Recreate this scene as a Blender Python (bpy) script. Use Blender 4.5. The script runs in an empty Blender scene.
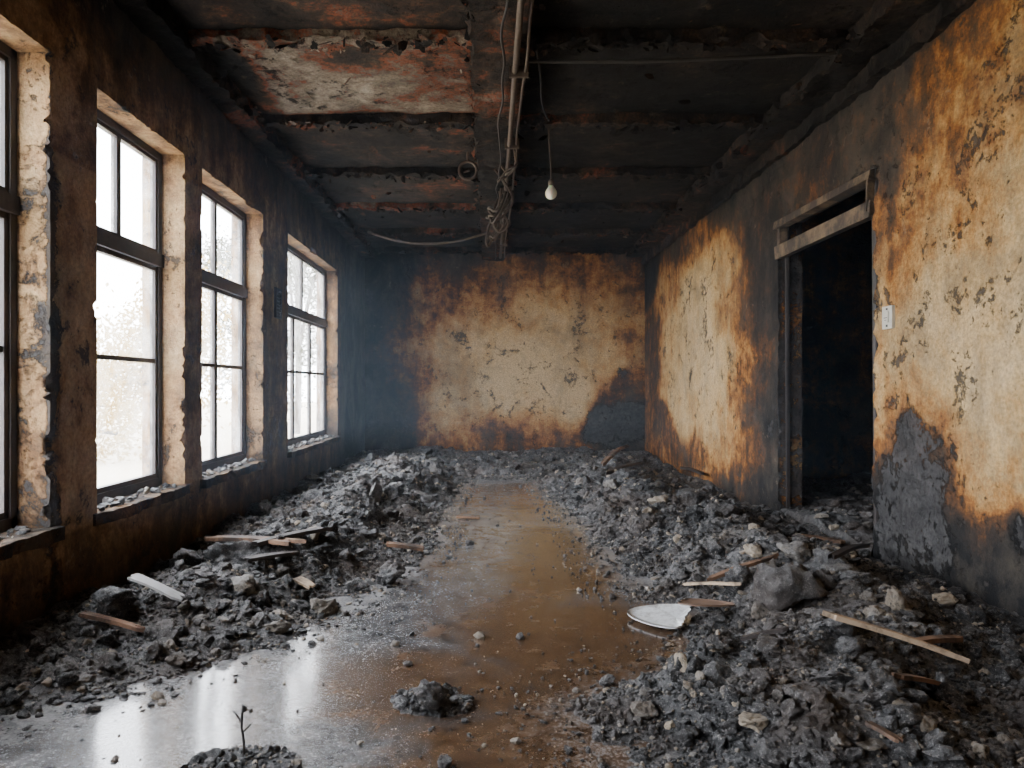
import bpy, bmesh, math, random
import numpy as np
from mathutils import Vector
random.seed(7); rng=np.random.default_rng(11)
F=740.0; CH=1.25; XL=-2.14; XR=2.65; YB=12.67; YF=-2.2; ZC=3.58
# ---------------------------------------------------------------- noise
def _h(ix,iy,iz,s):
    n=(ix.astype(np.int64)*374761393+iy.astype(np.int64)*668265263+iz.astype(np.int64)*2147483647+s*974711)&0xFFFFFFFF
    n=((n^(n>>13))*1274126177)&0xFFFFFFFF
    n=((n^(n>>16))*2246822519)&0xFFFFFFFF
    return ((n^(n>>15))&0xFFFF)/65535.0
def vn(x,y,z,s=0):
    x,y,z=np.broadcast_arrays(np.asarray(x,float),np.asarray(y,float),np.asarray(z,float))
    x,y,z=x*.8+y*.6+s*.37,-.6*x*.9+.8*y+.3*z,z*.95+.2*x+.11*y
    x0=np.floor(x);y0=np.floor(y);z0=np.floor(z)
    fx=x-x0;fy=y-y0;fz=z-z0
    fx=fx*fx*(3-2*fx);fy=fy*fy*(3-2*fy);fz=fz*fz*(3-2*fz)
    r=0
    for a in(0,1):
        for b in(0,1):
            for c in(0,1):
                w=(fx if a else 1-fx)*(fy if b else 1-fy)*(fz if c else 1-fz)
                r=r+w*_h(x0+a,y0+b,z0+c,s)
    return r
def fbm(x,y,z,sc,o=4,s=0,g=0.5):
    r=0;a=1;t=0
    for i in range(o):
        r=r+a*vn(x*sc,y*sc,z*sc,s+i*17);t+=a;a*=g;sc*=2.03
    return r/t
def sm(a,b,x):
    t=np.clip((x-a)/(b-a),0,1);return t*t*(3-2*t)
# ---------------------------------------------------------------- mesh helpers
def mesh_np(name,V,Fc,attrs=None,mats=(),smooth=True,matidx=None,parent=None):
    V=np.asarray(V,np.float32);Fc=np.asarray(Fc,np.int32);k=Fc.shape[1]
    me=bpy.data.meshes.new(name)
    me.vertices.add(len(V));me.vertices.foreach_set("co",V.ravel())
    me.loops.add(Fc.size);me.loops.foreach_set("vertex_index",Fc.ravel())
    me.polygons.add(len(Fc));me.polygons.foreach_set("loop_start",np.arange(0,Fc.size,k,dtype=np.int32))
    if matidx is not None: me.polygons.foreach_set("material_index",np.asarray(matidx,np.int32))
    me.update(calc_edges=True);me.validate()
    me.polygons.foreach_set("use_smooth",np.full(len(me.polygons),smooth,dtype=bool))
    for n,a in (attrs or {}).items():
        at=me.attributes.new(n,'FLOAT','POINT');at.data.foreach_set("value",np.asarray(a,np.float32))
    for m in mats: me.materials.append(m)
    o=bpy.data.objects.new(name,me);bpy.context.scene.collection.objects.link(o)
    if parent: o.parent=parent
    return o
class Acc:
    def __init__(s): s.V=[];s.F=[];s.n=0
    def grid(s,P,mask=None,flip=False):
        a,b=P.shape[:2];idx=np.arange(a*b).reshape(a,b)+s.n
        q=np.stack([idx[:-1,:-1],idx[1:,:-1],idx[1:,1:],idx[:-1,1:]],-1)
        if flip:q=q[...,::-1]
        q=q[mask] if mask is not None else q.reshape(-1,4)
        s.V.append(P.reshape(-1,3));s.F.append(q.reshape(-1,4));s.n+=a*b
    def box(s,lo,hi,step=0.06):
        lo=np.array(lo,float);hi=np.array(hi,float)
        ax=[np.linspace(lo[i],hi[i],max(2,int((hi[i]-lo[i])/step)+1)) for i in range(3)]
        for d in range(3):
            u,v=[i for i in range(3) if i!=d]
            A,B=np.meshgrid(ax[u],ax[v],indexing='ij')
            for e,val in enumerate((lo[d],hi[d])):
                P=np.zeros(A.shape+(3,));P[...,u]=A;P[...,v]=B;P[...,d]=val
                s.grid(P,flip=((e==0)!=(d==1)))
    def get(s): return np.concatenate(s.V),np.concatenate(s.F)
def nw(pts,Y,Z,sig,yscale=1.0):
    num=np.zeros_like(Y);den=np.full_like(Y,1e-9)
    for (y,z,v) in pts:
        w=np.exp(-(((Y-y)*yscale)**2+(Z-z)**2)/(2*sig*sig));num+=w*v;den+=w
    return num/den,den
# ---------------------------------------------------------------- materials
class N:
    def __init__(s,name):
        s.m=bpy.data.materials.new(name);s.m.use_nodes=True;s.t=s.m.node_tree;s.t.nodes.clear()
        s.out=s.t.nodes.new('ShaderNodeOutputMaterial');s.tc=s.t.nodes.new('ShaderNodeTexCoord').outputs['Object']
    def put(s,node,k,v):
        if v is None:return
        if isinstance(v,bpy.types.NodeSocket): s.t.links.new(v,node.inputs[k])
        else: node.inputs[k].default_value=v
    def noise(s,sc,d=6,r=.6,dist=0,vec=None):
        n=s.t.nodes.new('ShaderNodeTexNoise');s.put(n,'Vector',vec or s.tc);s.put(n,'Scale',sc);s.put(n,'Detail',d);s.put(n,'Roughness',r);s.put(n,'Distortion',dist);return n.outputs['Fac']
    def vor(s,sc,vec=None,feat='F1'):
        n=s.t.nodes.new('ShaderNodeTexVoronoi');n.feature=feat;s.put(n,'Vector',vec or s.tc);s.put(n,'Scale',sc);return n.outputs['Distance']
    def map(s,sc,loc=(0,0,0)):
        n=s.t.nodes.new('ShaderNodeMapping');s.put(n,'Vector',s.tc);n.inputs['Scale'].default_value=sc;n.inputs['Location'].default_value=loc;return n.outputs[0]
    def math(s,op,a,b=None,c=None,clamp=False):
        n=s.t.nodes.new('ShaderNodeMath');n.operation=op;n.use_clamp=clamp;s.put(n,0,a);s.put(n,1,b)
        if c is not None:s.put(n,2,c)
        return n.outputs[0]
    def rng(s,x,a,b,c=0.,d=1.):
        n=s.t.nodes.new('ShaderNodeMapRange');s.put(n,0,x)
        for i,v in enumerate((a,b,c,d)):n.inputs[i+1].default_value=v
        return n.outputs[0]
    def ramp(s,x,st):
        n=s.t.nodes.new('ShaderNodeValToRGB');s.put(n,0,x);e=n.color_ramp.elements
        while len(e)<len(st):e.new(.5)
        for i,(p,c) in enumerate(st):e[i].position=p;e[i].color=(*c,1)
        return n.outputs[0]
    def mix(s,f,a,b,mode='MIX'):
        n=s.t.nodes.new('ShaderNodeMix');n.data_type='RGBA';n.blend_type=mode
        s.put(n,0,f)
        for k,v in((6,a),(7,b)):
            if isinstance(v,tuple) and len(v)==3:v=(*v,1)
            s.put(n,k,v)
        return n.outputs[2]
    def attr(s,n_):
        n=s.t.nodes.new('ShaderNodeAttribute');n.attribute_name=n_;return n.outputs['Fac']
    def bump(s,h,st,dist,prev=None):
        n=s.t.nodes.new('ShaderNodeBump');s.put(n,'Height',h);n.inputs['Strength'].default_value=st;n.inputs['Distance'].default_value=dist
        if prev:s.put(n,'Normal',prev)
        return n.outputs[0]
    def bsdf(s,col,rough,nrm=None,**kw):
        n=s.t.nodes.new('ShaderNodeBsdfPrincipled')
        if isinstance(col,tuple) and len(col)==3: col=(*col,1)
        s.put(n,'Base Color',col);s.put(n,'Roughness',rough)
        if nrm:s.put(n,'Normal',nrm)
        for k,v in kw.items():s.put(n,k.replace('_',' '),v)
        s.t.links.new(n.outputs[0],s.out.inputs[0]);return n
WALLR=[(0.0,(.62,.46,.26)),(.20,(.56,.38,.18)),(.36,(.46,.25,.085)),(.47,(.30,.12,.030)),(.56,(.120,.052,.020)),(.68,(.043,.030,.023)),(.82,(.021,.019,.018)),(1.,(.009,.009,.010))]
WALLL=[(0.0,(.60,.46,.29)),(.20,(.50,.34,.18)),(.36,(.36,.215,.105)),(.47,(.20,.11,.052)),(.56,(.11,.064,.036)),(.68,(.052,.035,.025)),(.82,(.024,.020,.017)),(1.,(.009,.0085,.009))]
CEILR=[(0.0,(.40,.35,.28)),(.20,(.26,.215,.16)),(.34,(.15,.11,.08)),(.43,(.23,.060,.022)),(.51,(.085,.045,.026)),(.62,(.036,.025,.018)),(.78,(.012,.010,.008)),(1.,(.004,.004,.004))]
def wall_mat(name,ramp,A=.5,B=.75,C=.4,bd=.022):
    cl=ramp is CEILR
    n=N(name);soot=n.attr('soot');peel=n.attr('peel')
    n1=n.noise(1.3,8,.65,.3);n2=n.noise(6,12,.78);st=n.noise(1.,8,.65,.2,n.map((7,7,.9)))
    n5=n.noise(2.6,10,.7,.6,n.map((1,1,1),(31,7,3)))
    s=n.math('ADD',soot,n.math('MULTIPLY',n.math('SUBTRACT',n1,.5),A))
    s=n.math('ADD',s,n.math('MULTIPLY',n.math('SUBTRACT',n2,.5),B))
    s=n.math('ADD',s,n.math('MULTIPLY',n.math('SUBTRACT',st,.5),C))
    s=n.math('ADD',s,n.math('MULTIPLY',n.math('SUBTRACT',n5,.5),.7))
    col=n.ramp(s,ramp)
    fine=n.noise(45,8,.75);med=n.noise(18,8,.75,.3,n.map((1,1,1),(5,9,2)))
    col=n.mix(.85,col,n.ramp(fine,[(.32,(.45,.45,.45)),(.6,(1.15,1.15,1.15))]),'MULTIPLY')
    gr=n.noise(1.7,10,.75,.5,n.map((1,1,.7),(13,3,8)))
    col=n.mix(n.rng(gr,.47,.68,0,.6),col,(.012,.011,.010) if cl else (.10,.083,.062))
    blot=n.math('ADD',n.noise(3.,9,.75,.5),n.math('MULTIPLY',n.math('SUBTRACT',med,.5),.7))
    spots=n.math('MULTIPLY',n.rng(blot,.59,.64),.85)
    col=n.mix(spots,col,(.008,.007,.007) if cl else (.050,.044,.040))
    fl=n.math('MULTIPLY',n.rng(n.math('ADD',n.noise(5.,9,.75,.3,n.map((1,1,1),(3,17,5))),n.math('MULTIPLY',n.math('SUBTRACT',fine,.5),.3)),.60 if cl else .63,.66),.5 if cl else .35)
    col=n.mix(fl,col,(.12,.085,.055) if cl else (.30,.25,.18))
    n3=n.noise(3.,12,.78,.6)
    p=n.math('ADD',peel,n.math('MULTIPLY',n.math('SUBTRACT',n3,.5),1.7))
    p=n.math('ADD',p,n.math('MULTIPLY',n.math('SUBTRACT',med,.5),.9))
    pm=n.rng(p,.50,.55)
    mort=n.mix(n.rng(med,.34,.66),(.010,.010,.012),(.098,.095,.094))
    mort=n.mix(n.rng(n5,.4,.6,0,.6),mort,(.026,.024,.024))
    if cl: mort=n.mix(n.rng(med,.4,.7),(.006,.006,.006),(.10,.070,.047))
    col=n.mix(n.math('MULTIPLY',pm,.92),col,mort)
    rim=n.math('MULTIPLY',n.rng(p,.42,.49),n.math('SUBTRACT',1.,pm))
    h=n.math('ADD',n.math('MULTIPLY',pm,-1.),n.math('MULTIPLY',n2,.45))
    h=n.math('ADD',h,n.math('MULTIPLY',med,.45))
    h=n.math('ADD',h,n.math('MULTIPLY',rim,.15));h=n.math('SUBTRACT',h,n.math('MULTIPLY',spots,.35))
    b=n.bump(h,1.,bd);b=n.bump(n.math('ADD',fine,n.math('MULTIPLY',n.vor(60),.5)),.6,.004,b)
    n.bsdf(col,n.rng(fine,.3,.7,.75,.95),b,Specular_IOR_Level=.25);return n.m
M_wall=wall_mat('burnt_plaster',WALLR)
M_wallL=wall_mat('smoked_plaster',WALLL)
M_ceil=wall_mat('sooty_concrete',CEILR,.9,1.2,.0,.05)
def wood(name,c1,c2,char=.5,rough=.7):
    n=N(name);g=n.noise(12,8,.7,.4,n.map((1,1,1)));w=n.noise(40,6,.6)
    col=n.mix(g,c1,c2);k=n.rng(n.noise(5,8,.7),.62-.3*char,.72-.2*char)
    col=n.mix(n.math('MULTIPLY',k,.85),col,(.015,.013,.012))
    n.bsdf(col,rough,n.bump(w,.5,.003));return n.m
M_frame=wood('charred_window_wood',(.012,.014,.018),(.06,.042,.034),.4,.5)
M_pale=wood('pale_splintered_wood',(.36,.26,.17),(.55,.42,.30),.35)
M_brown=wood('scorched_board_wood',(.15,.08,.048),(.27,.16,.10),.6)
M_doorw=wood('scorched_door_wood',(.10,.07,.045),(.28,.19,.115),.85)
def simple(name,c,r,bs=30,amt=.3,metal=0.):
    n=N(name);f=n.noise(bs,6,.6);col=n.mix(n.math('MULTIPLY',f,amt*2),tuple(c),tuple(x*.35 for x in c))
    n.bsdf(col,r,n.bump(f,.3,.002),Metallic=metal);return n.m
M_pipe=simple('sooty_conduit_metal',(.12,.085,.06),.6,25,.55)
M_wire=simple('burnt_cable',(.03,.025,.022),.7)
M_board=simple('painted_white',(.50,.49,.48),.5,7,.75)
M_platebr=simple('enamel_rusted',(.22,.14,.10),.5,12,.4)
M_switch=simple('yellowed_plastic',(.66,.64,.56),.4,20,.2)
M_dark=simple('vent_iron',(.03,.028,.028),.6)
n=N('dirty_enamel_white');q=n.noise(16,10,.8);col=n.mix(n.rng(q,.48,.68,0,.85),(.66,.67,.68),(.14,.105,.08));col=n.mix(n.rng(n.noise(50,6,.7),.55,.7,0,.6),col,(.2,.19,.18));n.bsdf(col,n.rng(q,.4,.6,.3,.7),n.bump(q,.3,.003));M_plate=n.m
n=N('dusty_glass');g=n.t.nodes.new('ShaderNodeBsdfTransparent');d=n.t.nodes.new('ShaderNodeBsdfTranslucent');gl=n.t.nodes.new('ShaderNodeBsdfGlossy')
gl.inputs['Roughness'].default_value=.08;d.inputs[0].default_value=(.8,.82,.85,1);g.inputs[0].default_value=(.97,.98,1,1)
m1=n.t.nodes.new('ShaderNodeMixShader');m2=n.t.nodes.new('ShaderNodeMixShader')
f=n.rng(n.noise(3,8,.7),.4,.75,.02,.25);n.t.links.new(f,m1.inputs[0]);n.t.links.new(g.outputs[0],m1.inputs[1]);n.t.links.new(d.outputs[0],m1.inputs[2])
m2.inputs[0].default_value=.04;n.t.links.new(m1.outputs[0],m2.inputs[1]);n.t.links.new(gl.outputs[0],m2.inputs[2]);n.t.links.new(m2.outputs[0],n.out.inputs[0]);M_glass=n.m
n=N('frosted_bulb_glass');n.bsdf((.85,.80,.66),.25,None,Subsurface_Weight=.3);M_bulb=n.m
def rub(name):
    n=N(name);t=n.attr('tone');a=n.noise(11,9,.8);b=n.noise(42,9,.82);c=n.noise(2.,4,.6);d=n.noise(130,6,.8);zn=n.noise(.9,4,.6)
    base=n.ramp(t,[(0,(.008,.008,.009)),(.42,(.024,.024,.026)),(.66,(.075,.073,.073)),(.84,(.21,.185,.155)),(1,(.48,.39,.28))])
    ash=n.rng(n.math('ADD',n.math('ADD',n.math('MULTIPLY',a,.55),n.math('MULTIPLY',b,.45)),n.math('MULTIPLY',n.math('SUBTRACT',zn,.5),.35)),.46,.59)
    geo=n.t.nodes.new('ShaderNodeNewGeometry');sx=n.t.nodes.new('ShaderNodeSeparateXYZ');n.t.links.new(geo.outputs['Normal'],sx.inputs[0])
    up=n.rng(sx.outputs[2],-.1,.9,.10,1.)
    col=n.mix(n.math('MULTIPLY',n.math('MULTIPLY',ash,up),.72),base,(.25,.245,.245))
    col=n.mix(n.rng(n.math('ADD',n.math('MULTIPLY',d,.6),n.math('MULTIPLY',b,.4)),.54,.61,0,.85),col,(.50,.48,.46))
    col=n.mix(n.rng(b,.47,.39,0,.93),col,(.005,.005,.005))
    col=n.mix(n.rng(c,.48,.68,0,.5),col,(.080,.048,.030))
    nb=n.bump(b,1.,.02);nb=n.bump(d,.8,.006,nb)
    n.bsdf(col,n.rng(a,.3,.7,.28,.75),nb);return n.m
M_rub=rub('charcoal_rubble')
# ---------------------------------------------------------------- heap height field
YLs=[-3,2.4,2.82,3.33,3.66,4.24,4.84,6.05,7.84,9.44,13];XLs=[-1.95,-1.95,-1.8,-1.35,-1.02,-.85,-.62,-.52,-.50,-.38,-.3]
YRs=[-3,2.2,2.43,2.82,3.0,3.25,3.66,4.1,4.5,5.05,6.47,8.19,9.44,13];XRs=[.60,.50,.38,.28,.38,.75,1.02,1.18,.98,.87,.87,.77,.68,.6]
def heap(X,Y,fine=True):
    X=np.asarray(X,float);Y=np.asarray(Y,float);z0=np.zeros_like(X)
    wob=(fbm(X,Y,z0,1.6,5,5,.6)-.5)*.6+(fbm(X,Y,z0,6,4,15,.65)-.5)*.45
    dL=np.interp(Y,YLs,XLs)-X+wob;dR=X-np.interp(Y,YRs,XRs)+wob;dB=Y-10.0+wob*2
    lump=.30+1.35*fbm(X,Y,z0,1.9,3,9)
    lh=np.interp(Y,[2,3.5,6,9,12],[.09,.16,.25,.28,.17])
    rh=np.interp(Y,[2,3.5,5.5,9,12],[.14,.22,.27,.25,.18])
    L=lh*sm(0,.75,dL)*(1-.5*sm(.65,1.4,dL));R=rh*sm(0,.9,dR)*(1-.72*sm(.8,1.6,dR));B=.13*sm(0,1.3,dB)
    h=np.maximum(np.maximum(L,R),B)*lump
    d=np.maximum(np.maximum(dL,dR),dB)
    for cx,cy,r,hh in((-.24,2.93,.16,.035),(-.80,2.40,.18,.010)):
        rr=np.hypot(X-cx,(Y-cy)*1.1)+wob*.25;k=hh*sm(r,0,rr);h=np.maximum(h,k);d=np.maximum(d,(r-rr)*1.)
    h=np.where(X>2.66,.06+.14*fbm(X,Y,z0,2,3,3),h);d=np.where(X>2.66,.5,d)
    if fine:
        k=sm(0,.22,d)
        h=h+k*((fbm(X,Y,z0,5,5,31,.6)-.44)*.17)
    return np.where(d>0,h+.006,-.02)
def hp(x,y): return max(0.,float(heap(np.array([x]),np.array([y]))[0]))
# ---------------------------------------------------------------- floor
ys=np.arange(YF-.3,YB+.35,.06);xs=np.arange(XL-.3,5.2,.06)
YY,XX=np.meshgrid(ys,xs,indexing='ij')
P=np.stack([XX,YY,np.zeros_like(XX)],-1)
P[...,2]=(fbm(XX,YY,0*XX,1.2,3,77)-.5)*.012
acc=Acc();acc.grid(P,flip=True);V,Fc=acc.get();x,y=V[:,0],V[:,1]
mud=np.zeros(len(V))
for cx,cy,sx,sy,a in((.55,3.6,.75,.9,1.),(.45,4.9,.4,.6,.9),(-.1,3.1,.8,.5,.8),(.5,5.8,.4,.9,.75),(.3,2.5,.8,.5,.9),(-.35,5.2,.25,.5,.35),(-.6,3.9,.4,.5,.3),(.3,7.2,.35,1.2,.4)):
    mud=np.maximum(mud,a*np.exp(-((x-cx)/sx)**2-((y-cy)/sy)**2))
edge=sm(-.35,.05,np.maximum(np.interp(y,YLs,XLs)-x,np.maximum(x-np.interp(y,YRs,XRs),(y-9.8))))
edge=np.maximum(edge,.6*np.exp(-((x-.0)/.35)**2-((y-7.)/1.6)**2))
n=N('wet_dirty_floor');mu=n.attr('mud');ed_=n.attr('edge');a=n.noise(1.8,9,.68,.4);b=n.noise(8,12,.8);c=n.noise(60,8,.8)
mm=n.rng(n.math('ADD',mu,n.math('ADD',n.math('MULTIPLY',n.math('SUBTRACT',a,.5),1.4),n.math('MULTIPLY',n.math('SUBTRACT',b,.5),1.0))),.25,.58)
ashc=n.mix(n.rng(b,.38,.62),(.030,.030,.031),(.19,.185,.185))
mudc=n.mix(n.rng(b,.38,.62),(.045,.024,.012),(.125,.070,.035))
col=n.mix(mm,ashc,mudc)
sp=n.rng(n.math('SUBTRACT',n.math('ADD',n.math('ADD',n.math('MULTIPLY',c,.7),n.math('MULTIPLY',b,.3)),n.math('MULTIPLY',ed_,.08)),n.math('MULTIPLY',mm,.035)),.54,.60)
col=n.mix(n.math('MULTIPLY',sp,.6),col,(.42,.41,.40))
dk=n.rng(n.noise(22,8,.85),.56,.63);col=n.mix(n.math('MULTIPLY',dk,.8),col,(.010,.009,.009))
ro=n.math('ADD',n.rng(n.math('ADD',n.math('MULTIPLY',a,.55),n.math('MULTIPLY',b,.45)),.40,.60,.04,.32),n.math('MULTIPLY',sp,.3))
ro=n.math('ADD',ro,n.math('MULTIPLY',ed_,.20),None,True)
nb=n.bump(b,.28,.012);nb=n.bump(n.math('ADD',c,n.math('MULTIPLY',sp,.8)),.35,.003,nb)
n.bsdf(col,ro,nb,Coat_Weight=1.,Coat_Roughness=.12);M_floor=n.m
mesh_np('floor',V,Fc,{'mud':mud,'edge':edge},[M_floor])
# ---------------------------------------------------------------- walls
def disp(V,amp=.012,seed=0,sc=2.5,o=5):
    x,y,z=V[:,0],V[:,1],V[:,2];D=np.stack([fbm(x,y,z,sc,o,seed+k*101,.55)-.5 for k in range(3)],1);return V+D*amp*2
OP=[(-1.2,-.1),(.55,1.8),(2.30,3.60),(4.03,5.19),(5.50,6.98),(7.84,10.40)];Z0,Z1=.56,2.88;TH=.30  # first two openings are out of view, added to let in fill light
def lin(a,b,st=.04):return list(np.linspace(a,b,max(2,int(round((b-a)/st))+1)))
edges=[YF]+[e for o in OP for e in o]+[YB]
ysl=[]
for a_,b_ in zip(edges[:-1],edges[1:]):ysl+=lin(a_,b_,.02 if b_>2 else .05)[:-1]
ysl.append(YB);zsl=lin(0,Z0,.02)[:-1]+lin(Z0,Z1,.02)[:-1]+lin(Z1,ZC,.02)
ysl=np.array(ysl);zsl=np.array(zsl)
def inop(yc,zc):return any(a_<yc<b_ for a_,b_ in OP) and Z0<zc<Z1
YY,ZZ=np.meshgrid(ysl,zsl,indexing='ij')
yc=(ysl[1:]+ysl[:-1])/2;zc=(zsl[1:]+zsl[:-1])/2
mask=np.array([[not inop(b_,c_) for c_ in zc] for b_ in yc])
acc=Acc()
acc.grid(np.stack([np.full_like(YY,XL),YY,ZZ],-1),mask)
acc.grid(np.stack([np.full_like(YY,XL-TH),YY,ZZ],-1),mask,True)
dx=np.linspace(0,TH,14)
for a_,b_ in OP:
    zz=np.array(lin(Z0,Z1,.02));yy=np.array(lin(a_,b_,.02 if b_>2 else .05))
    for yv,fl in((a_,False),(b_,True)):
        A,B=np.meshgrid(dx,zz,indexing='ij');acc.grid(np.stack([XL-A,np.full_like(A,yv),B],-1),None,fl)
    for zv,fl in((Z0,True),(Z1,False)):
        A,B=np.meshgrid(dx,yy,indexing='ij');acc.grid(np.stack([XL-A,B,np.full_like(A,zv)],-1),None,fl)
V,Fc=acc.get();y0,z0=V[:,1].copy(),V[:,2].copy();x0=V[:,0].copy()
dist=np.full(len(V),9.)
for a_,b_ in OP:
    ddy=np.maximum(np.maximum(a_-y0,y0-b_),0);ddz=np.maximum(np.maximum(Z0-z0,z0-Z1),0);dist=np.minimum(dist,np.hypot(ddy,ddz))
nn=fbm(x0,y0,z0,7,5,61,.7)
inner=x0>XL-.01
V=disp(V,.002,3,6)
pil=np.exp(-((y0-3.62)/.10)**2)*sm(2.7,2.3,z0)
V[:,0]-=np.where(inner,np.clip(nn-.57,0,1)*(.28+.5*pil)*np.exp(-dist/.022),0)
reveal=(x0<XL-.005)
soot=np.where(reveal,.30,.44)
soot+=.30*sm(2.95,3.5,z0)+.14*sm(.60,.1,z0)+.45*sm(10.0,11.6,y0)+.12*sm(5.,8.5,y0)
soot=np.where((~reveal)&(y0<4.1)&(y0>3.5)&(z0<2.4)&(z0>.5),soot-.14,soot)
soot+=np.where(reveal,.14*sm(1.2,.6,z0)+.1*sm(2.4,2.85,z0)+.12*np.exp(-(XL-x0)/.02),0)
peel=np.where(reveal,.08+.15*np.exp(-(XL-x0)/.03),.16)+.26*np.exp(-dist/.035)*np.where(reveal,.0,1.)+.36*pil
mesh_np('wall_left',V,Fc,{'soot':soot,'peel':peel},[M_wallL])
DA,DB,DZ=5.13,6.81,2.76;TR=.22
def rw(px,py):
    s=XR/(px-490.);return F*s,CH+(387-py)*s
pr=[(1010,60,.32),(1000,200,.16),(1005,350,.12),(1000,480,.28),(1000,560,.55),(1000,625,.88),(940,40,.52),(900,20,.88),(930,120,.48),(915,200,.44),(903,150,.66),(960,150,.28),(950,300,.10),(920,330,.20),(895,250,.42),(885,400,.32),(905,480,.5),(890,560,.9),(940,560,.68),(960,600,.92),(880,120,.82),(860,60,.9),(825,170,.50),(850,150,.72),(800,190,.74),(760,220,.72),(762,300,.76),(765,400,.80),(770,500,.9),(735,300,.52),(747,380,.50),(720,350,.12),(722,270,.26),(700,300,.10),(690,400,.14),(720,430,.26),(745,450,.50),(672,350,.18),(668,280,.38),(652,350,.6),(662,450,.6),(700,470,.55),(740,500,.8),(700,222,.50),(672,240,.75),(650,260,.95),(780,130,.95),(720,180,.9)]
PR=[(*rw(a_,b_),c_) for a_,b_,c_ in pr]+[(1.5,.1,.9),(1.5,1.2,.2),(1.5,2.4,.3),(1.5,3.4,.8),(0,.1,.9),(0,1.5,.3),(0,3.4,.9),(-2,1.5,.6)]
def sootR(Y,Z):
    s,_=nw(PR,Y,Z,.24,.62);return s+.3*sm(3.25,3.55,Z)+.28*sm(.65,.2,Z)*sm(5.2,5.,Y)
ysl=np.array(lin(YF,DA,.03)[:-1]+lin(DA,DB,.03)[:-1]+lin(DB,YB,.04));zsl=np.array(lin(0,DZ,.03)[:-1]+lin(DZ,ZC,.03))
YY,ZZ=np.meshgrid(ysl,zsl,indexing='ij');yc=(ysl[1:]+ysl[:-1])/2;zc=(zsl[1:]+zsl[:-1])/2
mask=np.array([[not(DA<b_<DB and c_<DZ) for c_ in zc] for b_ in yc])
acc=Acc();acc.grid(np.stack([np.full_like(YY,XR),YY,ZZ],-1),mask,True);acc.grid(np.stack([np.full_like(YY,XR+TR),YY,ZZ],-1),mask)
dx=np.linspace(0,TR,6);zz=np.array(lin(0,DZ,.03));yy=np.array(lin(DA,DB,.03))
for yv,fl in((DA,True),(DB,False)):
    A,B=np.meshgrid(dx,zz,indexing='ij');acc.grid(np.stack([XR+A,np.full_like(A,yv),B],-1),None,fl)
A,B=np.meshgrid(dx,yy,indexing='ij');acc.grid(np.stack([XR+A,B,np.full_like(A,DZ)],-1),None,True)
V,Fc=acc.get();x0,y0,z0=V[:,0].copy(),V[:,1].copy(),V[:,2].copy()
ed=np.hypot(np.maximum(np.maximum(DA-y0,y0-DB),0),np.maximum(z0-DZ,0))
V=disp(V,.006,8,4)
V[:,0]+=np.where(x0<XR+.01,np.clip(fbm(x0,y0,z0,9,4,91,.6)-.48,0,1)*.3*np.exp(-ed/.04),0)
V[:,1]-=np.where((abs(y0-DA)<.09),(fbm(x0,y0*0,z0,4,5,92,.6)-.4)*.13*np.exp(-abs(y0-DA)/.05),0)
soot=np.where(x0>XR+.005,.50,sootR(y0,z0))
pk=.05+.5*np.exp(-ed/.035);wsum=0*pk
for px,py,r in((912,425,.14),(900,470,.17),(930,462,.17),(890,520,.18),(918,510,.2),(895,570,.2),(935,550,.15),(1020,535,.10),(770,430,.12)):
    a_,b_=rw(px,py);wsum=wsum+np.exp(-(((y0-a_)*.8)**2+(z0-b_)**2)/(2*(r*.85)**2))
w_=np.clip(wsum,0,1);pk=np.maximum(pk,.64*w_);soot+=np.where(x0<XR+.005,.22*w_,0)
pk=np.where(x0>XR+.005,.62,pk)
mesh_np('wall_right',V,Fc,{'soot':soot,'peel':pk},[M_wall])
def bw(px,py):
    s=YB/F;return (px-490)*s,CH+(387-py)*s
pb=[(375,300,.95),(375,400,.95),(390,270,.95),(402,310,.7),(402,380,.65),(400,440,.85),(418,320,.44),(420,370,.34),(435,290,.48),(450,400,.18),(430,430,.5),(470,305,.42),(480,340,.14),(455,350,.18),(520,305,.34),(560,320,.14),(540,370,.0),(500,390,.0),(560,400,.02),(600,310,.30),(560,278,.48),(500,280,.54),(600,275,.50),(630,290,.50),(632,330,.42),(600,350,.18),(628,400,.6),(635,440,.75),(600,440,.62),(540,435,.44),(480,435,.48),(450,260,.8),(550,258,.68),(640,258,.7),(400,455,.9),(500,455,.72),(560,455,.72),(640,455,.85)]
PB=[(*bw(a_,b_),c_) for a_,b_,c_ in pb]
xsb=np.array(lin(XL-.3,XR+.3,.04));zsb=np.array(lin(0,ZC,.04));XX,ZZ=np.meshgrid(xsb,zsb,indexing='ij')
acc=Acc();acc.grid(np.stack([XX,np.full_like(XX,YB),ZZ],-1));acc.grid(np.stack([XX,np.full_like(XX,YB+.2),ZZ],-1),None,True);V,Fc=acc.get()
x0,z0=V[:,0].copy(),V[:,2].copy();V=disp(V,.012,13);s,_=nw(PB,x0,z0,.26)
wsum=0*x0
for px,py,r in((600,415,.18),(622,412,.18),(636,430,.2),(622,372,.12),(590,432,.18),(612,440,.2),(640,410,.15)):
    a_,b_=bw(px,py);wsum=wsum+np.exp(-((x0-a_)**2+(z0-b_)**2)/(2*(r*.9)**2))
w_=np.clip(wsum,0,1);pk=np.maximum(.05,.70*w_);s=s+.16*w_
mesh_np('wall_back',V,Fc,{'soot':s,'peel':pk},[M_wall])
acc=Acc();acc.box((XL-.3,YF-.2,0),(XR+.3,YF,ZC),.1);V,Fc=acc.get();V=disp(V,.01,2)
mesh_np('wall_front',V,Fc,{'soot':.45+.4*sm(2.6,3.5,V[:,2]),'peel':np.full(len(V),.1)},[M_wall])
acc=Acc()
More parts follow.
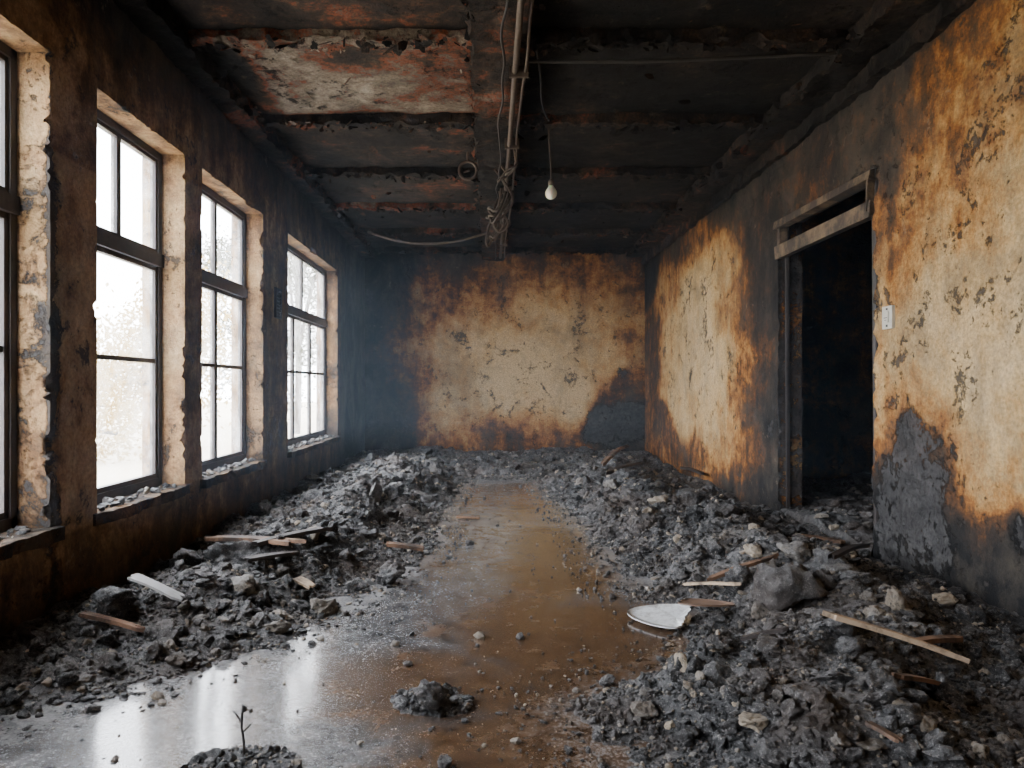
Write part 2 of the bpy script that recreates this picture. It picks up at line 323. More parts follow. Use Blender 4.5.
acc.box((XR+TR,9.0,0),(5.2,9.15,ZC),.12);acc.box((XR+TR,3.6,0),(5.2,3.75,ZC),.12);acc.box((5.1,3.6,0),(5.25,9.1,ZC),.12)
V,Fc=acc.get();V=disp(V,.01,2);mesh_np('wall_corridor',V,Fc,{'soot':np.full(len(V),.66),'peel':np.full(len(V),.1)},[M_wall])
# ---------------------------------------------------------------- ceiling
xsb=np.array(lin(XL-.3,5.25,.04));ysb=np.array(lin(YF-.2,YB+.2,.04));XX,YY=np.meshgrid(xsb,ysb,indexing='ij')
acc=Acc();acc.grid(np.stack([XX,YY,np.full_like(XX,ZC)],-1),None,True)
acc.grid(np.stack([XX,YY,np.full_like(XX,ZC+.2)],-1))
CB=[-1.2,.35,1.85,3.35,4.86,6.36,7.9,9.4,10.9,12.35]
def ceil_attr(V):
    x,y,z=V[:,0],V[:,1],V[:,2]
    s=.80+.3*(fbm(x,y,z*0,.5,2,400)-.5)
    bx=lambda a,b,c,d,v:v*sm(a-.08,a+.08,x)*sm(b+.08,b-.08,x)*sm(c-.05,c+.05,y)*sm(d+.05,d-.05,y)
    s-=bx(-1.75,-.12,4.9,6.3,.48)+bx(-2,-.12,3.4,4.8,.20)+bx(-2,-.1,6.4,7.8,.06)+bx(-1.6,-.2,8,9.3,.12)+bx(.3,2.2,4.9,6.3,.02)
    s+=.42*np.exp(-((x+1.0)/.20)**2-((y-5.25)/.2)**2)+.16*np.exp(-((x+.6)/.5)**2-((y-5.4)/.22)**2)
    return s
V,Fc=acc.get();V=disp(V,.026,21,5,6);ceil=mesh_np('ceiling',V,Fc,{'soot':ceil_attr(V),'peel':np.full(len(V),.22)},[M_ceil])
acc=Acc()
acc.box((-.12,YF,3.42),(.24,YB,ZC+.02),.03)
V,Fc=acc.get();x0,y0,z0=V.T.copy();V=disp(V,.045,33,8,6);mesh_np('trim_1',V,Fc,{'soot':.54+.4*(fbm(x0,y0,z0,.9,3,5)-.5)+.15*sm(5.5,8,y0),'peel':.24+.0*x0},[M_ceil])
acc=Acc()
for i,yv in enumerate(CB):
    acc.box((XL,yv-.05,3.50),(-.11,yv+.05,ZC+.02),.025);acc.box((.23,yv-.05,3.50),(XR,yv+.05,ZC+.02),.025)
V,Fc=acc.get();x0,y0,z0=V.T.copy();V=disp(V,.050,37,9,6);V[:,2]+=.18*np.clip(fbm(x0,y0,z0,4,4,8,.6)-.55,0,1)
so=.70+.3*(fbm(x0,y0,z0,1,3,5)-.5);so-=.42*sm(-.0,-.2,x0)*np.exp(-((y0-4.86)/.2)**2);so-=.28*sm(0,-.2,x0)*np.exp(-((y0-9.4)/.3)**2);so-=.10*(x0>0)*np.exp(-((y0-6.36)/.3)**2)
mesh_np('trim_2',V,Fc,{'soot':so,'peel':.24+0*x0},[M_ceil])
acc=Acc();acc.box((2.34,YF,3.47),(XR+.02,YB,ZC+.02),.03);acc.box((XL-.02,YF,3.44),(-1.96,YB,ZC+.02),.03)
acc.box((XR-.05,YF,3.34),(XR+.02,YB,3.48),.03)
V,Fc=acc.get();x0,y0,z0=V.T.copy();V=disp(V,.050,39,8,6)
mesh_np('trim_3',V,Fc,{'soot':.70+.45*(fbm(x0,y0,z0,1,3,5)-.5),'peel':.24+0*x0},[M_ceil])
# ---------------------------------------------------------------- boxes / frames
def boxes(name,lst,mats,bevel=.004,parent=None,jit=0.):
    V=[];Fc=[];mi=[];k=0
    for lo,hi,m in lst:
        lo=list(lo);hi=list(hi)
        c=[(lo[0],lo[1],lo[2]),(hi[0],lo[1],lo[2]),(hi[0],hi[1],lo[2]),(lo[0],hi[1],lo[2]),(lo[0],lo[1],hi[2]),(hi[0],lo[1],hi[2]),(hi[0],hi[1],hi[2]),(lo[0],hi[1],hi[2])]
        V+=[tuple(v+random.uniform(-jit,jit) for v in p) for p in c]
        for f in((0,3,2,1),(4,5,6,7),(0,1,5,4),(1,2,6,5),(2,3,7,6),(3,0,4,7)):Fc.append([k+i for i in f]);mi.append(m)
        k+=8
    o=mesh_np(name,V,Fc,None,mats,False,mi,parent)
    if bevel:
        b=o.modifiers.new('bevel','BEVEL');b.width=bevel;b.segments=2
    return o
FX=XL-.19
def window(i,a,b,cols_up,cols_lo,rails=True):
    L=[];x0,x1=FX-.03,FX+.03;z0,z1=Z0+.0,Z1-.0;tr=2.13
    fr=.05
    L+=[((x0,a,z0),(x1,a+fr,z1),0),((x0,b-fr,z0),(x1,b,z1),0),((x0,a,z0),(x1,b,z0+.06),0),((x0,a,z1-.05),(x1,b,z1),0)]
    L+=[((x0-.01,a,tr-.045),(x1+.015,b,tr+.045),0)]
    s0,s1=FX-.02,FX+.02
    def sash(ya,yb,za,zb,rail=None,w=.032):
        L.extend([((s0,ya,za),(s1,ya+w,zb),0),((s0,yb-w,za),(s1,yb,zb),0),((s0,ya,za),(s1,yb,za+w),0),((s0,ya,zb-w),(s1,yb,zb),0)])
        if rail:L.append(((s0+.005,ya,rail-.015),(s1-.005,yb,rail+.015),0))
        L.append(((FX-.003,ya+.005,za+.005),(FX+.001,yb-.005,zb-.005),1))
    ia,ib=a+fr,b-fr
    for k in range(cols_up):
        ya=ia+(ib-ia)*k/cols_up;yb=ia+(ib-ia)*(k+1)/cols_up;sash(ya,yb,tr+.045,z1-.05,None,.026)
    for k in range(cols_lo):
        ya=ia+(ib-ia)*k/cols_lo;yb=ia+(ib-ia)*(k+1)/cols_lo;sash(ya,yb,z0+.06,tr-.045,1.43)
    boxes('window_%d'%i,L,[M_frame,M_glass],.003)
ups=[2,2,2,2,2,2];los=[2,2,2,1,2,3]
for i,(a_,b_) in enumerate(OP):window(i+1,a_,b_,ups[i],los[i])
for i,(a_,b_) in enumerate(OP):
    acc=Acc();acc.box((XL-.15,a_-.04,.50),(XL+.05,b_+.04,.565),.025);V,Fc=acc.get();x0,y0,z0=V.T.copy();V=disp(V,.012,50+i,7)
    V[:,0]-=np.where(x0>XL+.03,np.clip(fbm(x0,y0,z0,8,4,8)-.5,0,1)*.2,0)
    mesh_np('trim_%d'%(10+i),V,Fc,{'soot':.62+.0*x0,'peel':.45+0*x0},[M_wallL])
L=[((XR-.025,DA,2.43),(XR+.06,DB,2.54),0),((XR-.03,DA,2.69),(XR+.05,DB+.03,2.765),0),((XR+.06,DB-.03,0),(XR+.10,DB-.003,2.72),1),((XR+.02,DA-.0,0),(XR+.08,DA+.045,2.70),1),((XR-.01,DB-.07,2.44),(XR+.05,DB-.005,2.76),0),((XR-.02,DA+.02,2.48),(XR+.04,DA+.07,2.74),0)]
boxes('trim_4',L,[M_doorw,M_frame],.006,None,.012)
L=[((XL-.01,7.33,1.94),(XL+.025,7.53,1.96),0),((XL-.01,7.33,2.22),(XL+.025,7.53,2.24),0),((XL-.01,7.33,1.94),(XL+.025,7.35,2.24),0),((XL-.01,7.51,1.94),(XL+.025,7.53,2.24),0),((XL-.01,7.34,1.95),(XL+.006,7.52,2.23),0)]
L+=[((XL-.005,7.34,1.97+.035*k),(XL+.02,7.52,1.985+.035*k),0) for k in range(7)]
boxes('vent_grille',L,[M_dark],.002)
py,pz=4.90,1.71
L=[((XR-.022,py-.06,pz-.075),(XR+.01,py+.06,pz+.075),0),((XR-.032,py-.025,pz-.035),(XR-.02,py+.025,pz+.04),0),((XR-.026,py-.008,pz-.062),(XR-.02,py+.008,pz-.048),1),((XR-.026,py-.008,pz+.05),(XR-.02,py+.008,pz+.062),1),((XR-.0335,py-.02,pz-.005),(XR-.0315,py+.02,pz+.0),1),((XR-.0335,py-.012,pz-.02),(XR-.0315,py+.012,pz-.016),1)]
boxes('light_switch',L,[M_switch,M_dark],.003)
def tube(name,pts,r,mat,parent=None,res=3):
    cu=bpy.data.curves.new(name,'CURVE');cu.dimensions='3D';cu.bevel_depth=r;cu.bevel_resolution=res;cu.use_fill_caps=True
    sp=cu.splines.new('NURBS');sp.points.add(len(pts)-1);sp.use_endpoint_u=True;sp.order_u=3
    for p,c in zip(sp.points,pts):p.co=(*c,1)
    o=bpy.data.objects.new(name,cu);o.data.materials.append(mat);bpy.context.scene.collection.objects.link(o)
    if parent:o.parent=parent
    return o
def empty(name):
    e=bpy.data.objects.new(name,None);bpy.context.scene.collection.objects.link(e);return e
e=empty('ceiling_conduit')
tube('pipe',[(.17,y_,3.375+random.uniform(-.014,.014)) for y_ in np.arange(YF,12.6,.6)],.020,M_pipe,e)
tube('thin_pipe',[(.235+random.uniform(-.015,.015),y_,3.39+random.uniform(-.02,.015)) for y_ in np.arange(YF,12.6,.5)],.010,M_pipe,e)
tube('side_wire',[(.08+random.uniform(-.03,.03),y_,3.39+random.uniform(-.05,.015)) for y_ in np.arange(YF,12.6,.35)],.008,M_wire,e)
boxes('brackets',[((.13,y_,3.345),(.26,y_+.03,3.46),0) for y_ in np.arange(.5,12.5,1.5)],[M_pipe],.004,e)
e=empty('hanging_cable')
def loop(cx,cy,cz,r,nn,seed):
    rr=random.Random(seed);return [(cx+r*math.cos(t*.9)*rr.uniform(.5,1.2),cy+r*math.sin(t*.9)*rr.uniform(.3,1.),cz-abs(math.sin(t*.45))*r*2.2*rr.uniform(.5,1.2)) for t in range(nn)]
tube('strand_1',[(.1,7.6,3.42)]+loop(.10,7.8,3.33,.17,16,1)+[(.15,8.2,3.42)],.014,M_pipe,e)
tube('strand_2',[(.05,7.4,3.42)]+loop(.12,7.6,3.2,.14,13,2)+[(.2,7.9,3.42)],.012,M_pipe,e)
tube('strand_3',[(.1,8.2,3.42)]+loop(.08,8.2,3.12,.14,12,4)+[(.1,8.4,3.42)],.013,M_pipe,e)
tube('strand_7',[(.12,8.,3.40),(.10,8.,3.2),(.02,8.,3.02),(.10,8.02,2.90),(.22,8.,3.0),(.15,8.,3.12),(.06,8.,3.05)],.014,M_pipe,e)
tube('strand_6',[(.2,6.6,3.42)]+loop(.16,6.8,3.33,.10,10,9)+[(.1,7.2,3.42)],.009,M_pipe,e)
tube('strand_4',[(-1.75,10.6,3.47),(-1.6,10.5,3.40),(-1.2,10.45,3.28),(-.7,10.4,3.26),(-.3,10.4,3.33),(-.02,10.4,3.42)],.018,M_pipe,e)
tube('strand_5',[(.3,4.9,3.52),(.36,5.2,3.46),(.4,5.8,3.44),(.5,6.3,3.52)],.008,M_wire,e)
tube('strand_8',[(.24,5.0,3.45),(.9,4.95,3.42),(1.6,4.93,3.44),(2.3,4.9,3.46)],.012,M_wire,e)
e=empty('iron_ceiling_hook')
tube('ring',[(-.22+.09*math.cos(t),7.35,3.40+.09*math.sin(t)) for t in np.linspace(0,6.3,16)],.014,M_pipe,e)
tube('stem',[(-.22,7.35,3.48),(-.22,7.35,3.6)],.014,M_pipe,e)
def lathe(name,prof,c,mat,parent=None,seg=24):
    V=[];Fc=[]
    for r,z in prof:
        for k in range(seg):t=2*math.pi*k/seg;V.append((c[0]+r*math.cos(t),c[1]+r*math.sin(t),c[2]+z))
    for i in range(len(prof)-1):
        for k in range(seg):Fc.append((i*seg+k,i*seg+(k+1)%seg,(i+1)*seg+(k+1)%seg,(i+1)*seg+k))
    return mesh_np(name,V,Fc,None,[mat],True,None,parent)
e=empty('light_bulb');c=(.545,6.6,2.98)
lathe('glass',[(.001,-.058),(.025,-.053),(.044,-.036),(.053,-.010),(.051,.012),(.038,.036),(.024,.055),(.021,.068)],c,M_bulb,e)
lathe('socket',[(.001,.060),(.026,.062),(.027,.105),(.018,.118),(.006,.125),(.001,.126)],c,M_pipe,e)
tube('cord',[(.545,6.6,3.10),(.542,6.59,3.25),(.53,6.62,3.4),(.52,6.6,3.57)],.007,M_pipe,e)
# ---------------------------------------------------------------- rubble terrain
xs=np.arange(XL,4.9,.018);ys=np.concatenate([np.arange(1.2,6,.018),np.arange(6,YB,.03)])
YY,XX=np.meshgrid(ys,xs,indexing='ij');H=heap(XX,YY)
ok=(H>-.01);ok&=~((XX>XR-.0)&(XX<XR+TR+.02)&~((YY>DA+.02)&(YY<DB-.02)));ok&=~((XX>XR)&((YY<3.8)|(YY>8.95)))
cm=ok[:-1,:-1]|ok[1:,:-1]|ok[1:,1:]|ok[:-1,1:];cm2=ok[:-1,:-1]&ok[1:,:-1]&ok[1:,1:]&ok[:-1,1:]
xc=(XX[:-1,:-1]);cm=np.where(xc>XR-.05,cm2,cm)
acc=Acc();acc.grid(np.stack([XX,YY,H],-1),cm,True);V,Fc=acc.get()
used=np.zeros(len(V),bool);used[Fc.ravel()]=True;rem=np.cumsum(used)-1;V=V[used];Fc=rem[Fc]
tone=.25+.6*fbm(V[:,0],V[:,1],V[:,2]*0,2.2,3,66)
heapo=mesh_np('rubble_heap',V,Fc,{'tone':tone},[M_rub])
def ico(sub):
    bm=bmesh.new();bmesh.ops.create_icosphere(bm,subdivisions=sub,radius=1);bm.verts.ensure_lookup_table()
    v=np.array([p.co[:] for p in bm.verts]);f=np.array([[q.index for q in fa.verts] for fa in bm.faces]);bm.free();return v,f
ICO={s:ico(s) for s in(1,2,3,4)}
def rockvar(sub,seed,rough=.25):
    v,f=ICO[sub];v=v.copy();r=np.random.default_rng(seed)
    for _ in range(r.integers(6,13)):
        d=r.normal(size=3);d/=np.linalg.norm(d);k=r.uniform(.5,.88);t=v@d;v-=np.outer(np.clip(t-k,0,None),d)
    o=r.uniform(0,50,3);q=v+o
    nr=v/np.linalg.norm(v,axis=1)[:,None]
    v=v+nr*((fbm(q[:,0],q[:,1],q[:,2],1.9,3 if sub<4 else 5,seed,.62)-.5)*rough*2.2)[:,None]
    return v,f
def rotm(n,tilt=None):
    q=rng.normal(size=(n,4))
    if tilt is not None:
        a=rng.uniform(0,math.pi,n);q=np.stack([np.cos(a),rng.normal(size=n)*tilt,rng.normal(size=n)*tilt,np.sin(a)],1)
    q/=np.linalg.norm(q,axis=1)[:,None];w,x,y,z=q.T
    return np.stack([1-2*(y*y+z*z),2*(x*y-z*w),2*(x*z+y*w),2*(x*y+z*w),1-2*(x*x+z*z),2*(y*z-x*w),2*(x*z-y*w),2*(y*z+x*w),1-2*(x*x+y*y)],1).reshape(n,3,3)
def rocks(name,pos,rad,tone,sub,rough,parent,nvar=10,smooth=False,flat=(.5,1.)):
    VV=[];FF=[];TT=[];k=0
    vid=rng.integers(0,nvar,len(pos));R=rotm(len(pos))
    for v in range(nvar):
        bv,bf=rockvar(sub,v*7+sub*100,rough);ii=np.where(vid==v)[0]
        if not len(ii):continue
        sc=rng.uniform(.55,1.3,(len(ii),1,3))
        P=bv[None]*sc;P=np.einsum('nij,nvj->nvi',R[ii],P)*rad[ii][:,None,None]
        P[...,2]*=rng.uniform(flat[0],flat[1],(len(ii),1));P+=pos[ii][:,None,:]
        nf=bf[None]+(np.arange(len(ii))*len(bv))[:,None,None]+k
        VV.append(P.reshape(-1,3));FF.append(nf.reshape(-1,3));TT.append(np.repeat(tone[ii],len(bv)));k+=len(ii)*len(bv)
    return mesh_np(name,np.concatenate(VV),np.concatenate(FF),{'tone':np.concatenate(TT)},[M_rub],smooth,None,parent)
def scatter(n,y0,y1,rlo,rhi,power=2.,sink=.25,thr=.02,xmax=2.6,yp=1.25):
    X=rng.uniform(XL+.03,xmax,n*4);Y=y0+(y1-y0)*rng.random(n*4)**yp;h=heap(X,Y)
    k=h>thr;X,Y,h=X[k][:n],Y[k][:n],h[k][:n];r=rlo+(rhi-rlo)*rng.random(len(X))**power
    X=np.clip(X,XL+r*1.1,XR-r*1.1);Y=np.minimum(Y,YB-r*1.2)
    return np.stack([X,Y,h+r*(.45-sink)],1),r
def tones(n,pale=.06):
    t=rng.beta(1.4,2.1,n)*.88;m=rng.random(n)<pale;t[m]=rng.uniform(.84,1.,m.sum());return t
p,r=scatter(34000,1.6,6.5,.005,.013,1.5,.2,.0);rocks('grit',p,r,tones(len(p),.16),1,.2,heapo)
p,r=scatter(18000,1.6,12.5,.010,.027,1.8,.25,.0);rocks('gravel',p,r,tones(len(p),.10),2,.32,heapo)
p,r=scatter(2400,2.,12.4,.025,.062,2.2,.25,.03);rocks('stones',p,r,tones(len(p),.08),3,.45,heapo,14)
p,r=scatter(130,3.6,12.2,.06,.10,2.,.3,.10);rocks('boulders',p,r,tones(len(p),.05)*.9,4,.5,heapo,10,True)
n_=1500;X=rng.uniform(XR+.03,4.6,n_);Y=rng.uniform(4.2,8.6,n_);k=(X>XR+TR+.1)|((Y>DA+.1)&(Y<DB-.1));X,Y=X[k],Y[k];r=.012+.05*rng.random(len(X))**2.5
rocks('doorway_debris',np.stack([X,Y,heap(X,Y)+r*.2],1),r,tones(len(X)),2,.35,heapo)
n_=6500;Y=1.8+8.4*rng.random(n_)**1.4;xl=np.interp(Y,YLs,XLs);xr=np.interp(Y,YRs,XRs);u=rng.random(n_);q=rng.random(n_);u=np.where(q<.86,np.where(u<.5,.22*rng.random(n_)**2,1-.26*rng.random(n_)**2),u)
X=xl+(xr-xl)*u;r=.0025+.008*rng.random(n_)**3+.022*rng.random(n_)**14;rocks('floor_crumbs',np.stack([X,Y,r*.3],1),r,tones(n_,.22),1,.25,heapo)
spec=[(900,612,18,.93),(873,620,11,.9),(945,706,24,.35),(927,735,15,.9),(660,507,12,.93),(797,545,9,.95),(790,600,32,.45),(825,588,14,.6),(720,520,14,.5),(700,685,8,.9),(980,765,14,.95),(905,655,10,.6),(245,592,13,.85),(325,614,14,.85),(277,632,11,.85),(375,505,14,.7),(396,500,14,.5),(232,572,26,.42),(112,615,24,.3),(390,583,16,.4),(186,575,18,.35),(318,505,13,.4),(432,706,20,.5),(416,708,9,.4),(446,708,8,.5),(405,700,5,.4),(607,684,7,.3),(470,545,4,.6),(176,664,9,.85),(68,685,10,.35),(300,590,10,.7),(345,560,10,.6),(280,575,9,.75),(760,690,10,.7),(820,710,16,.5),(740,590,16,.4),(700,560,12,.5),(610,490,9,.8),(640,478,9,.5),(880,690,14,.5),(360,745,4,.9),(445,766,8,.3),(850,655,13,.55),(775,760,12,.5),(745,672,10,.6),(690,500,10,.6),(410,478,9,.6),(350,520,10,.5),(300,610,9,.6),(220,610,12,.5),(260,625,8,.7),(355,590,9,.5),(680,575,8,.6),(770,650,13,.4),(735,700,12,.4),(655,700,8,.5),(690,740,12,.45),(840,745,10,.85),(870,600,9,.85),(760,620,8,.85),(205,635,8,.8),(150,640,9,.6)]
PX=[];RR=[];TN=[]
for px,py,rp,t in spec:
    h=.0
    for _ in range(6):
        Y=F*(CH-h)/(py-387);X=(px-490)/F*Y;h=.5*h+.5*hp(X,Y)
    r=rp*Y/F;PX.append((min(X,XR-r),Y,h+r*.5));RR.append(r);TN.append(t)
rocks('chunks',np.array(PX),np.array(RR),np.array(TN),4,.5,heapo,12,True,(.65,.95))
n_=700;Y=rng.uniform(2.3,10.4,n_);k=np.array([any(a_+.05<v<b_-.05 for a_,b_ in OP) for v in Y]);Y=Y[k];X=XL-.01-.12*rng.random(len(Y));r=.006+.028*rng.random(len(Y))**2
e=empty('sill_debris')
rocks('fragments',np.stack([X,Y,np.full(len(Y),.565)+r*.4],1),r,tones(len(Y),.1),2,.35,e)
# peeling flakes clinging to the ceiling beams, sooted like the surface they hang from
n_=3600;bm_=rng.random(n_)<.92
Y=rng.uniform(3.2,12.4,n_);X=rng.uniform(XL+.1,XR-.1,n_);cb=np.array(CB)[rng.integers(3,10,n_)]
Y=np.where(bm_,cb+rng.normal(size=n_)*.055,Y);lg=rng.random(n_)<.32;Y=np.where(lg,rng.uniform(3.2,12.4,n_),Y);X=np.where(lg,rng.choice([-.13,.25,2.33,-1.95],n_)+rng.normal(size=n_)*.02,X)
Z=np.where(bm_,3.50,3.565);Z=np.where(lg,rng.uniform(3.43,3.56,n_),Z);Z=Z-rng.random(n_)**3*.03
r=.008+.034*rng.random(n_)**2.2
v,f=ICO[2]
R=rotm(n_,.28);sc=rng.uniform(.5,1.3,(n_,1,3));sc[...,2]=.07
P=v[None]*(1+.8*(rng.random((n_,len(v),1))-.5))*sc;P=np.einsum('nij,nvj->nvi',R,P)*r[:,None,None]+np.stack([X,Y,Z],1)[:,None,:]
FF=(f[None]+(np.arange(n_)*len(v))[:,None,None]).reshape(-1,3)
so=np.clip(ceil_attr(np.stack([X,Y,Z],1))-.08+rng.normal(0,.10,n_),.15,1)
mesh_np('paint_flakes',P.reshape(-1,3),FF,{'soot':np.repeat(so,len(v)),'peel':np.full(n_*len(v),.1)},[M_ceil],False,None,ceil)
# ---------------------------------------------------------------- planks
def plank(name,p0,p1,w,t,mat,seed=0,tilt=0.):
    rr=np.random.default_rng(seed);p0=Vector(p0);p1=Vector(p1);d=(p1-p0);L=d.length;d.normalize();s=d.cross(Vector((0,0,1))).normalized();u=s.cross(d).normalized()
    s2=s*math.cos(tilt)+u*math.sin(tilt);u2=u*math.cos(tilt)-s*math.sin(tilt)
    na,nb_=24,6;A=np.zeros((na,nb_*2,3))
    e0=rr.uniform(0,.05,nb_)*L/.5;e1=rr.uniform(0,.09,nb_)*L/.5
    for i in range(na):
        for j in range(nb_):
            f=i/(na-1);lo=e0[j];hi=L-e1[j];l=lo+(hi-lo)*f;ww=(j/(nb_-1)-.5)*w*(1-.15*math.sin(f*3+seed))
            bend=.012*math.sin(f*math.pi)*L
            b=p0+d*l+s2*ww+u2*(bend)
            A[i,j]=b+u2*(t/2);A[i,2*nb_-1-j]=b-u2*(t/2)
    V=A.reshape(-1,3);Fc=[];m=2*nb_
    for i in range(na-1):
        for j in range(m):Fc.append((i*m+j,i*m+(j+1)%m,(i+1)*m+(j+1)%m,(i+1)*m+j))
    for i in(0,na-1):
        for j in range(nb_-1):
            q=(i*m+j,i*m+j+1,i*m+m-2-j,i*m+m-1-j);Fc.append(q if i else q[::-1])
    return mesh_np(name,V,Fc,None,[mat],False)
def w3(px,py,lift=.02):
    hh=.1
    for _ in range(8):
        Y=F*(CH-hh)/(py-387);X=(px-490)/F*Y;hh=.5*hh+.5*(hp(X,Y)+lift)
    return (min(X,XR-.08),Y,hh)
pl=[((822,612),(968,660),.035,.02,M_pale,.10),((912,644),(962,638),.045,.02,M_brown,.06),((895,676),(942,684),.04,.015,M_brown,.05),((684,584),(742,584),.03,.014,M_pale,.06),((706,580),(782,554),.035,.018,M_brown,.07),((601,466),(628,445),.06,.03,M_brown,.10),((130,574),(185,600),.07,.012,M_board,.08),((205,538),(300,543),.10,.025,M_brown,.07),((385,544),(425,549),.08,.025,M_brown,.04),((455,517),(480,518),.05,.015,M_brown,.01),((296,578),(314,588),.06,.014,M_pale,.07),((800,536),(850,543),.06,.025,M_brown,.06),((80,612),(145,630),.04,.018,M_brown,.04),((866,722),(902,742),.025,.012,M_brown,.04),((250,545),(330,525),.07,.025,M_frame,.09),((606,470),(645,463),.07,.03,M_frame,.07),((245,560),(300,552),.06,.02,M_frame,.07),((830,560),(880,545),.04,.02,M_frame,.07),((740,640),(790,628),.03,.015,M_frame,.04),((690,470),(720,478),.06,.03,M_frame,.06)]
for i,(a_,b_,w_,t_,m_,l_) in enumerate(pl):
    A_=np.array(w3(*a_,l_));B_=np.array(w3(*b_,l_));f_=np.linspace(0,1,15)[:,None];Q=A_+(B_-A_)*f_
    df=max(0.,float((heap(Q[:,0],Q[:,1])+.035-Q[:,2]).max()))
    if df>0:A_=np.array(w3(*a_,l_+df));B_=np.array(w3(*b_,l_+df))
    plank('wood_plank' if m_ is not M_board else 'painted_board',A_,B_,w_,t_,m_,i)
def shard(name,c,rx,ry,rot,cut,mat,tilt):
    seg=36;rings=7;V=[];Fc=[];rr=random.Random(3)
    pts=[]
    for k in range(seg):
        t=2*math.pi*k/seg;x_,y_=math.cos(t),math.sin(t)
        if x_>cut:x_=cut+rr.uniform(-.06,.06)
        else: x_*=1+.25*max(0,-x_)**3
        pts.append((x_*rx,y_*ry))
    for side in(0,1):
        for i in range(rings):
            f=(i+.02)/(rings-1+.02)
            for x_,y_ in pts:
                z=.012*f**2.5-(.008 if side else 0);V.append((x_*f,y_*f,z))
    for side in(0,1):
        o_=side*seg*rings
        for i in range(rings-1):
            for k in range(seg):
                q=(o_+i*seg+k,o_+i*seg+(k+1)%seg,o_+(i+1)*seg+(k+1)%seg,o_+(i+1)*seg+k);Fc.append(q[::-1] if not side else q)
    a=(rings-1)*seg
    for k in range(seg):Fc.append((a+k,a+(k+1)%seg,a+seg*rings+(k+1)%seg,a+seg*rings+k))
    o=mesh_np(name,V,Fc,None,[mat],True);o.location=c;o.rotation_euler=(tilt[0],tilt[1],rot);return o
shard('broken_plate',(.98,3.90,.035+hp(.98,3.90)),.21,.16,-.50,.25,M_plate,(.10,-.05))
shard('broken_plate',(1.12,3.97,.06+hp(1.12,3.97)),.15,.15,2.7,.6,M_platebr,(.16,.05))
e=empty('burnt_twig')
tube('stem',[(-.82,2.46,.0),(-.815,2.46,.07),(-.83,2.46,.13),(-.82,2.46,.19)],.004,M_wire,e)
for i,(dx_,dz_) in enumerate(((.03,.03),(-.02,.03),(.02,.01))):
    z_=.10+.035*i;tube('branch_%d'%i,[(-.825,2.46,z_),(-.825+dx_*.5,2.46,z_+dz_*.4),(-.825+dx_,2.46,z_+dz_)],.003,M_wire,e)
p=np.array([(-.82,2.46,.19),(-.845,2.46,.165),(-.795,2.46,.175),(-.815,2.46,.18)]);rocks('bud',p,np.array([.010]*4),np.array([.1]*4),2,.3,e)
# ---------------------------------------------------------------- outdoors
n=N('dry_ground');n.bsdf(n.mix(n.noise(.6,6,.6),(.45,.38,.27),(.58,.52,.41)),.9);Mg=n.m
acc=Acc();XX,YY=np.meshgrid(np.arange(-60,XL-.29,1.),np.arange(-20,70,1.),indexing='ij');P=np.stack([XX,YY,-.3+.3*fbm(XX,YY,0*XX,.15,3,9)],-1);acc.grid(P);V,Fc=acc.get();mesh_np('ground',V,Fc,None,[Mg])
def leafm(name,c1,c2):
    n=N(name);L_=n.noise(.7,4,.6);col=n.mix(L_,c1,c2);b1=n.t.nodes.new('ShaderNodeBsdfDiffuse');b2=n.t.nodes.new('ShaderNodeBsdfTranslucent');n.put(b1,0,col);n.put(b2,0,col);mx=n.t.nodes.new('ShaderNodeMixShader');n.t.links.new(b1.outputs[0],mx.inputs[1]);n.t.links.new(b2.outputs[0],mx.inputs[2]);n.t.links.new(mx.outputs[0],n.out.inputs[0]);return n.m
Ml=leafm('autumn_leaves',(.32,.28,.11),(.50,.31,.12));Ml2=leafm('dark_leaves',(.05,.06,.04),(.11,.10,.05))
M_bark=simple('bark',(.10,.08,.065),.9)
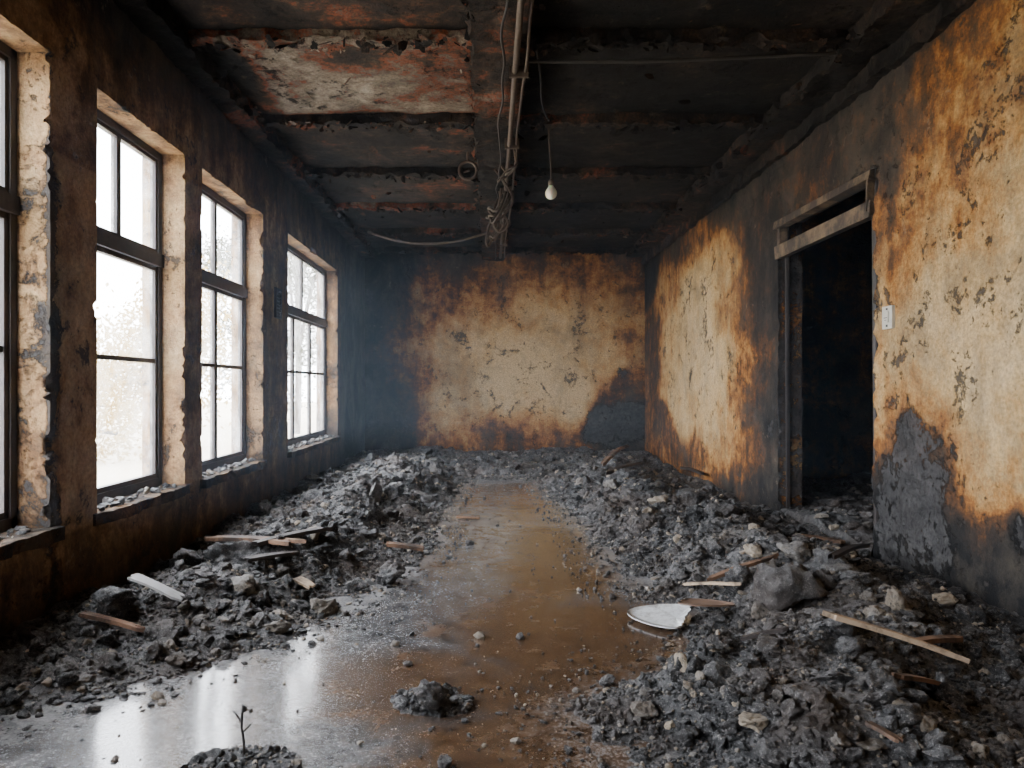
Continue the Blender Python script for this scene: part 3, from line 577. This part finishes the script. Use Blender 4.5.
for i,(tx,ty,th,tw,nl,mt) in enumerate([(-9,13,2.0,1.8,9000,Ml),(-13,22,2.6,2.2,9000,Ml),(-6.0,23,7.5,1.7,8000,Ml2),(-8.2,27,8.,2.,7000,Ml2),(-7.2,17,3.2,1.6,6000,Ml),(-16,19,3,2.2,9000,Ml),(-12,11,1.8,1.6,9000,Ml)]):
    e=empty('tree');cl=rng.normal(size=(22,3))*np.array([tw*.5,tw*.5,th*.22])+np.array([tx,ty,th*.6])
    n_=nl;c=cl[rng.integers(0,22,n_)]+rng.normal(size=(n_,3))*.35
    a=rng.normal(size=(n_,3));a/=np.linalg.norm(a,axis=1)[:,None];b=np.cross(a,rng.normal(size=(n_,3)));b/=np.linalg.norm(b,axis=1)[:,None];s=.06
    V=np.stack([c-a*s,c+b*s*.6,c+a*s,c-b*s*.6],1).reshape(-1,3);mesh_np('foliage',V,np.arange(n_*4).reshape(-1,4),None,[mt],False,None,e)
    tube('trunk',[(tx,ty,-.3),(tx+.1,ty,th*.3),(tx,ty,th*.75)],.10,M_bark,e)
    for k in range(12):
        q=cl[k];tube('limb_%d'%k,[(tx+.05,ty,th*.3),((tx+q[0])/2,(ty+q[1])/2,(th*.4+q[2])/2),tuple(q)],.035,M_bark,e)
# ---------------------------------------------------------------- smoke haze
m=bpy.data.materials.new('thin_smoke');m.use_nodes=True;t=m.node_tree;t.nodes.clear();o_=t.nodes.new('ShaderNodeOutputMaterial');v_=t.nodes.new('ShaderNodeVolumeScatter')
v_.inputs['Color'].default_value=(.66,.83,1,1);v_.inputs['Density'].default_value=.009;v_.inputs['Anisotropy'].default_value=.2;t.links.new(v_.outputs[0],o_.inputs['Volume'])
boxes('smoke_haze',[((XL+.06,3.0,.66),(XR-.07,YB-.12,3.30),0)],[m],0)
# ---------------------------------------------------------------- light
w=bpy.data.worlds.new('overcast_sky');bpy.context.scene.world=w;w.use_nodes=True
bg=w.node_tree.nodes['Background'];bg.inputs[0].default_value=(.94,.965,1.,1);bg.inputs[1].default_value=25.
for i,(a_,b_) in enumerate(OP):
    l=bpy.data.lights.new('sky_portal','AREA');l.shape='RECTANGLE';l.size=Z1-Z0;l.size_y=b_-a_;l.cycles.is_portal=True
    o=bpy.data.objects.new('sky_portal',l);bpy.context.scene.collection.objects.link(o);o.location=(XL-TH-.03,(a_+b_)/2,(Z0+Z1)/2);o.rotation_euler=(0,-math.pi/2,0)
# ---------------------------------------------------------------- camera
cd=bpy.data.cameras.new('camera');cd.lens=F/1024*36;cd.sensor_width=36;cd.shift_x=22/1024;cd.shift_y=3/1024;cd.clip_start=.05
co=bpy.data.objects.new('camera',cd);co.location=(0,0,CH);co.rotation_euler=(math.pi/2,0,0);bpy.context.scene.collection.objects.link(co);bpy.context.scene.camera=co
